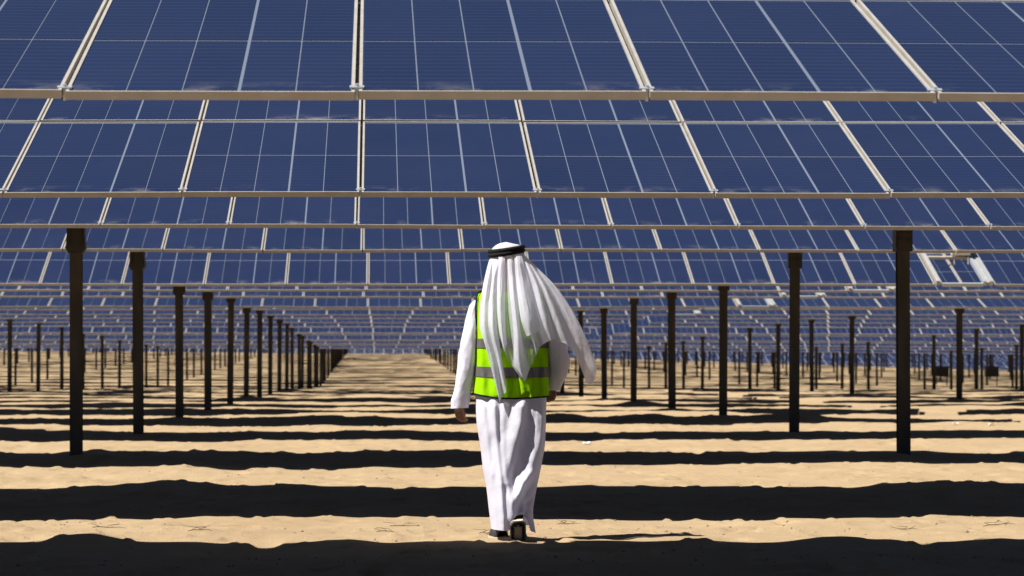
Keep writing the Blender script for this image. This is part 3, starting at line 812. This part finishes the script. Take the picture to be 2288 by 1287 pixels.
# head form with a face turned away from the camera
bm = bmesh.new(); bmesh.ops.create_uvsphere(bm, u_segments=24, v_segments=16, radius=1)
hc = P(1132, 592, 0.03)
for v in bm.verts:
    x, y, z = v.co
    w = 0.078 * (1 - 0.22 * max(0, -z)); dd = 0.098 * (1 - 0.12 * max(0, -z))
    n = Vector((x * w, y * dd, z * 0.115))
    if y > 0.6 and abs(x) < 0.25 and -0.35 < z < 0.1: n.y += 0.022 * (1 - abs(x) / 0.25)          # nose
    if y > 0.6 and abs(abs(x) - 0.42) < 0.2 and 0.0 < z < 0.25: n.y -= 0.010                       # eye sockets
    if abs(x) > 0.9 and abs(z) < 0.3 and abs(y) < 0.35: n.x += 0.012 * (1 if x > 0 else -1)        # ears
    if y > 0.55 and abs(x) < 0.4 and -0.62 < z < -0.45: n.y += 0.006                               # lips
    v.co = hc + n
hm = bpy.data.meshes.new('head'); bm.to_mesh(hm); bm.free(); parts.append(hm)
bm = bmesh.new()
for me in parts: bm.from_mesh(me)
me = bpy.data.meshes.new('body'); bm.to_mesh(me); bm.free()
me.materials.clear(); me.materials.append(M_SKIN)
me.polygons.foreach_set('material_index', [0] * len(me.polygons)); me.polygons.foreach_set('use_smooth', [True] * len(me.polygons))
link('body', me, MAN)

# --- shoes
SW = [(0.0, 0.026), (0.012, 0.037), (0.035, 0.044), (0.08, 0.045), (0.13, 0.045), (0.18, 0.052), (0.215, 0.056), (0.25, 0.051), (0.275, 0.038), (0.29, 0.014)]
def outline(off=0.0, n=26):
    ys = np.linspace(0, 0.29, n); w = np.interp(ys, [a for a, _ in SW], [b for _, b in SW]) + off
    sh = -0.006 * np.sin(ys / 0.29 * math.pi)
    return [(-w[i] + sh[i], ys[i]) for i in range(n)], [(w[i] + sh[i], ys[i]) for i in range(n)]
def shoe(cx, cy, heel_px, lift, yaw, roll):
    """origin on the ground under the ball of the foot; lift bends the heel up about the ball (radians)"""
    ball = 0.165
    def bend(p):
        x, y, z = p; y -= ball
        if lift:
            a = lift * min(1.0, max(0.0, (-y + 0.02) / 0.05))
            ca, sa = math.cos(a), math.sin(a)
            y, z = y * ca + z * sa, -y * sa + z * ca
        c, s = math.cos(yaw), math.sin(yaw)
        x, y = x * c - y * s, x * s + y * c
        return (x, y, z)
    def finish(mb, name, parent, smooth=False):
        mb.v = [bend(v) for v in mb.v]; return mb.obj(name, parent, smooth)
    # upper
    n = 30; m = 15; ys = np.linspace(0.0, 0.287, n)
    hgt = np.interp(ys, [0, 0.02, 0.06, 0.11, 0.15, 0.2, 0.25, 0.287], [0.082, 0.094, 0.090, 0.086, 0.080, 0.062, 0.048, 0.026])
    w = np.interp(ys, [a for a, _ in SW], [b for _, b in SW]); sh = -0.006 * np.sin(ys / 0.29 * math.pi)
    Gs = np.zeros((n, m, 3))
    for i in range(n):
        for j in range(m):
            a = math.pi * j / (m - 1)
            ex = math.copysign(abs(math.cos(a)) ** 0.75, math.cos(a)); ez = math.sin(a) ** 0.7 if j not in (0, m - 1) else 0
            tap = 1 - 0.25 * ez * (1 if ys[i] < 0.16 else 0.4)
            y = ys[i] - 0.008 * (1 - ez) * (1 if i > 3 else 0) + (0.008 * ez if i < 2 else 0)
            Gs[i, j] = (sh[i] + w[i] * 0.97 * ex * tap, y, 0.018 + (hgt[i] - 0.0) * ez)
    Gs = np.array([[bend(tuple(v)) for v in r] for r in Gs])
    up = grid_obj('shoe', Gs, M_SHOE, None)
    bm = bmesh.new(); bm.from_mesh(up.data)
    bmesh.ops.holes_fill(bm, edges=[e for e in bm.edges if e.is_boundary], sides=0)
    bmesh.ops.recalc_face_normals(bm, faces=bm.faces); bm.to_mesh(up.data); bm.free()
    up.parent = MAN; up.location = tuple(P(cx, cy, heel_px)); up.rotation_euler = (0, roll, 0)
    l, r = outline(0.002); prof = l + r[::-1]
    mb = MB(); mb.prism(prof, 'z', 0.008, 0.022, M_MIDSOLE); finish(mb, 'midsole', up)
    l, r = outline(-0.004); prof = l + r[::-1]
    mb = MB(); mb.prism(prof, 'z', 0.004, 0.008, M_OUTSOLE); finish(mb, 'outsole', up)
    # tread lugs: two ranks of black blocks with a bare sandy middle
    mb = MB()
    W = lambda y: float(np.interp(y, [a for a, _ in SW], [b for _, b in SW]))
    S = lambda y: -0.006 * math.sin(y / 0.29 * math.pi)
    for s in (-1, 1):
        for y in np.arange(0.030, 0.175, 0.0165):
            w_ = W(y) - 0.007
            inner = 0.019 if y > 0.04 else 0.004
            prof = [(S(y) + s * w_, y - 0.007), (S(y) + s * w_, y + 0.006), (S(y) + s * inner, y + 0.009), (S(y) + s * (inner + 0.006), y - 0.002)]
            mb.prism(prof, 'z', -0.001, 0.0045, M_LUG)
        for y in np.arange(0.19, 0.275, 0.017):
            w_ = W(y) - 0.008
            mb.prism([(S(y) + s * w_, y - 0.007), (S(y) + s * w_, y + 0.006), (S(y) + s * 0.004, y + 0.006), (S(y) + s * 0.004, y - 0.007)], 'z', 0.0, 0.0045, M_LUG)
        # side rails of rubber
        rail = [(S(y) + s * (W(y) - 0.0045), y) for y in np.linspace(0.02, 0.2, 10)] + [(S(y) + s * (W(y) - 0.013), y) for y in np.linspace(0.2, 0.02, 10)]
        mb.prism(rail, 'z', 0.001, 0.0047, M_LUG)
    heel = [(S(0.01) - 0.024, 0.012), (S(0.01), 0.004), (S(0.01) + 0.024, 0.012), (S(0.01) + 0.030, 0.026), (S(0.01) - 0.030, 0.026)]
    mb.prism(heel, 'z', -0.001, 0.0046, M_LUG)
    finish(mb, 'tread', up)
    return up
s1 = shoe(1118, 1212, 0.165, 0.0, R(4), 0.0); s1['label'] = 'front black trainer flat on the sand'
s2 = shoe(1158, 1215, -0.18, R(56), R(-4), R(-3)); s2['label'] = 'rear black trainer with heel raised and tread showing'

# ------------------------------------------------------------------ small things on the sand
def ground_at(px, py):
    """world point of the ground seen at a photo pixel (used once to place small litter)"""
    lo, hi = 12.0, 80.0
    for _ in range(60):
        y = (lo + hi) / 2; X = (px - VPX) * y / FPX
        zr = CAM_Z - (py - HY) * y / FPX
        if zr > float(ground(X, y)): lo = y
        else: hi = y
    X = (px - VPX) * lo / FPX
    return Vector((X, lo, float(ground(X, lo))))
def twig(px, py, L, label, rz):
    o0 = ground_at(px, py); mb = MB(); pts = []
    n = 6; bend = random.uniform(-0.3, 0.3)
    for i in range(n):
        u = (i / (n - 1) - 0.5) * L
        dx, dy = u * math.cos(rz) , u * math.sin(rz) + bend * (u * u) / L
        pts.append((dx, dy, float(ground(o0.x + dx, o0.y + dy)) - o0.z + 0.003 + 0.006 * abs(math.sin(i * 1.9))))
    mb.tube(pts, [0.002, 0.0026, 0.0026, 0.002, 0.0018, 0.001], M_TWIG, 5)
    for b in (1, 2, 3):
        p = Vector(pts[b]); mb.tube([p, p + Vector((random.uniform(-.05, .05), random.uniform(-.03, .05), 0.012)), p + Vector((random.uniform(-.09, .09), random.uniform(-.02, .07), 0.02))], [0.0018, 0.0014, 0.001], M_TWIG, 4)
    o = mb.obj('twig'); o.location = o0
    thing(o, label, 'twig', 'dry twigs scattered on the sand')
twig(250, 1178, 0.22, 'dry twig at the left on the lit sand strip nearest the viewer', 0.1)
twig(450, 1184, 0.15, 'dark dry twig on the front lit strip, midway between left edge and man', -0.2)
twig(905, 1176, 0.20, 'dry twig on the front lit strip a little left of the man', 0.3)
twig(870, 1188, 0.16, 'small dry twig nearest to the dark foreground shadow, left of the man', -0.1)
twig(1272, 1172, 0.16, 'dry twig just right of the man\'s robe hem', 0.05)
twig(1085, 1192, 0.09, 'short twig touching the man\'s front shoe', -0.5)
twig(2030, 1186, 0.14, 'dry twig on the front lit strip near the right side', 0.1)
twig(2240, 1176, 0.22, 'dry twig at the right end of the front lit strip', 0.25)
def scrap(px, py, s, label):
    o0 = ground_at(px, py); G = np.zeros((5, 5, 3))
    for i in range(5):
        for j in range(5):
            G[i, j] = ((i - 2) * s / 4 + random.uniform(-.1, .1) * s / 4, (j - 2) * s / 4, 0.012 + random.uniform(0, 0.35) * s)
    o = grid_obj('litter_scrap', G, M_PAPER, None); o.location = o0
    thing(o, label, 'litter', 'scraps of white litter')
scrap(1311, 994, 0.09, 'crumpled white scrap on the sand right of the man\'s knees')
scrap(2142, 951, 0.08, 'white scrap on the sand right of the rightmost tall post')
scrap(2222, 952, 0.08, 'white scrap on the sand close to the right edge')
# pebbles and crumbs
mb = MB()
for _ in range(420):
    y = 16.5 + 15 * random.random() ** 1.6; x = random.uniform(-0.14 * y, 0.24 * y); z = float(ground(x, y)); r = random.uniform(0.004, 0.011) * (1.6 if random.random() < 0.08 else 1)
    a = random.random() * 3
    b = len(mb.v); mi = mb.mi(M_PEB)
    for (ux, uy, uz) in ((1, 0, 0), (0, 1, 0), (-1, 0, 0), (0, -1, 0), (0, 0, 0.8), (0, 0, -0.6)):
        mb.v.append((x + r * (ux * math.cos(a) - uy * math.sin(a)) * random.uniform(.8, 1.3), y + r * (ux * math.sin(a) + uy * math.cos(a)), z + 0.3 * r + r * uz))
    for f in ((0, 1, 4), (1, 2, 4), (2, 3, 4), (3, 0, 4), (1, 0, 5), (2, 1, 5), (3, 2, 5), (0, 3, 5)): mb.f.append(tuple(b + i for i in f)); mb.m.append(mi)
peb = mb.obj('pebbles'); peb['kind'] = 'stuff'; peb['label'] = 'small dark pebbles and crumbs strewn over the sand'
# dark cabinets between the far posts at the right
for (px, d, lab) in ((2111, 24.0, 'dark equipment cabinet under the far rows, left one of two'), (2224, 24.0, 'dark equipment cabinet under the far rows, right one of two')):
    y = d * PITCH; X = (px - VPX) * y / FPX; mb = MB()
    w = 0.42
    mb.box(-w, w, -0.25, 0.25, 0.55, 1.15, M_CABINET); mb.box(-w - 0.05, w + 0.05, -0.30, 0.30, 1.152, 1.20, M_CABINET)
    for sx_ in (-1, 1): mb.box(sx_ * w * 0.8 - 0.03, sx_ * w * 0.8 + 0.03, -0.03, 0.03, -0.2, 0.548, M_CABINET)
    o = mb.obj('equipment_cabinet'); o.location = (X, y, float(ground(X, y)))
    thing(o, lab, 'cabinet', 'equipment cabinets under the far rows')
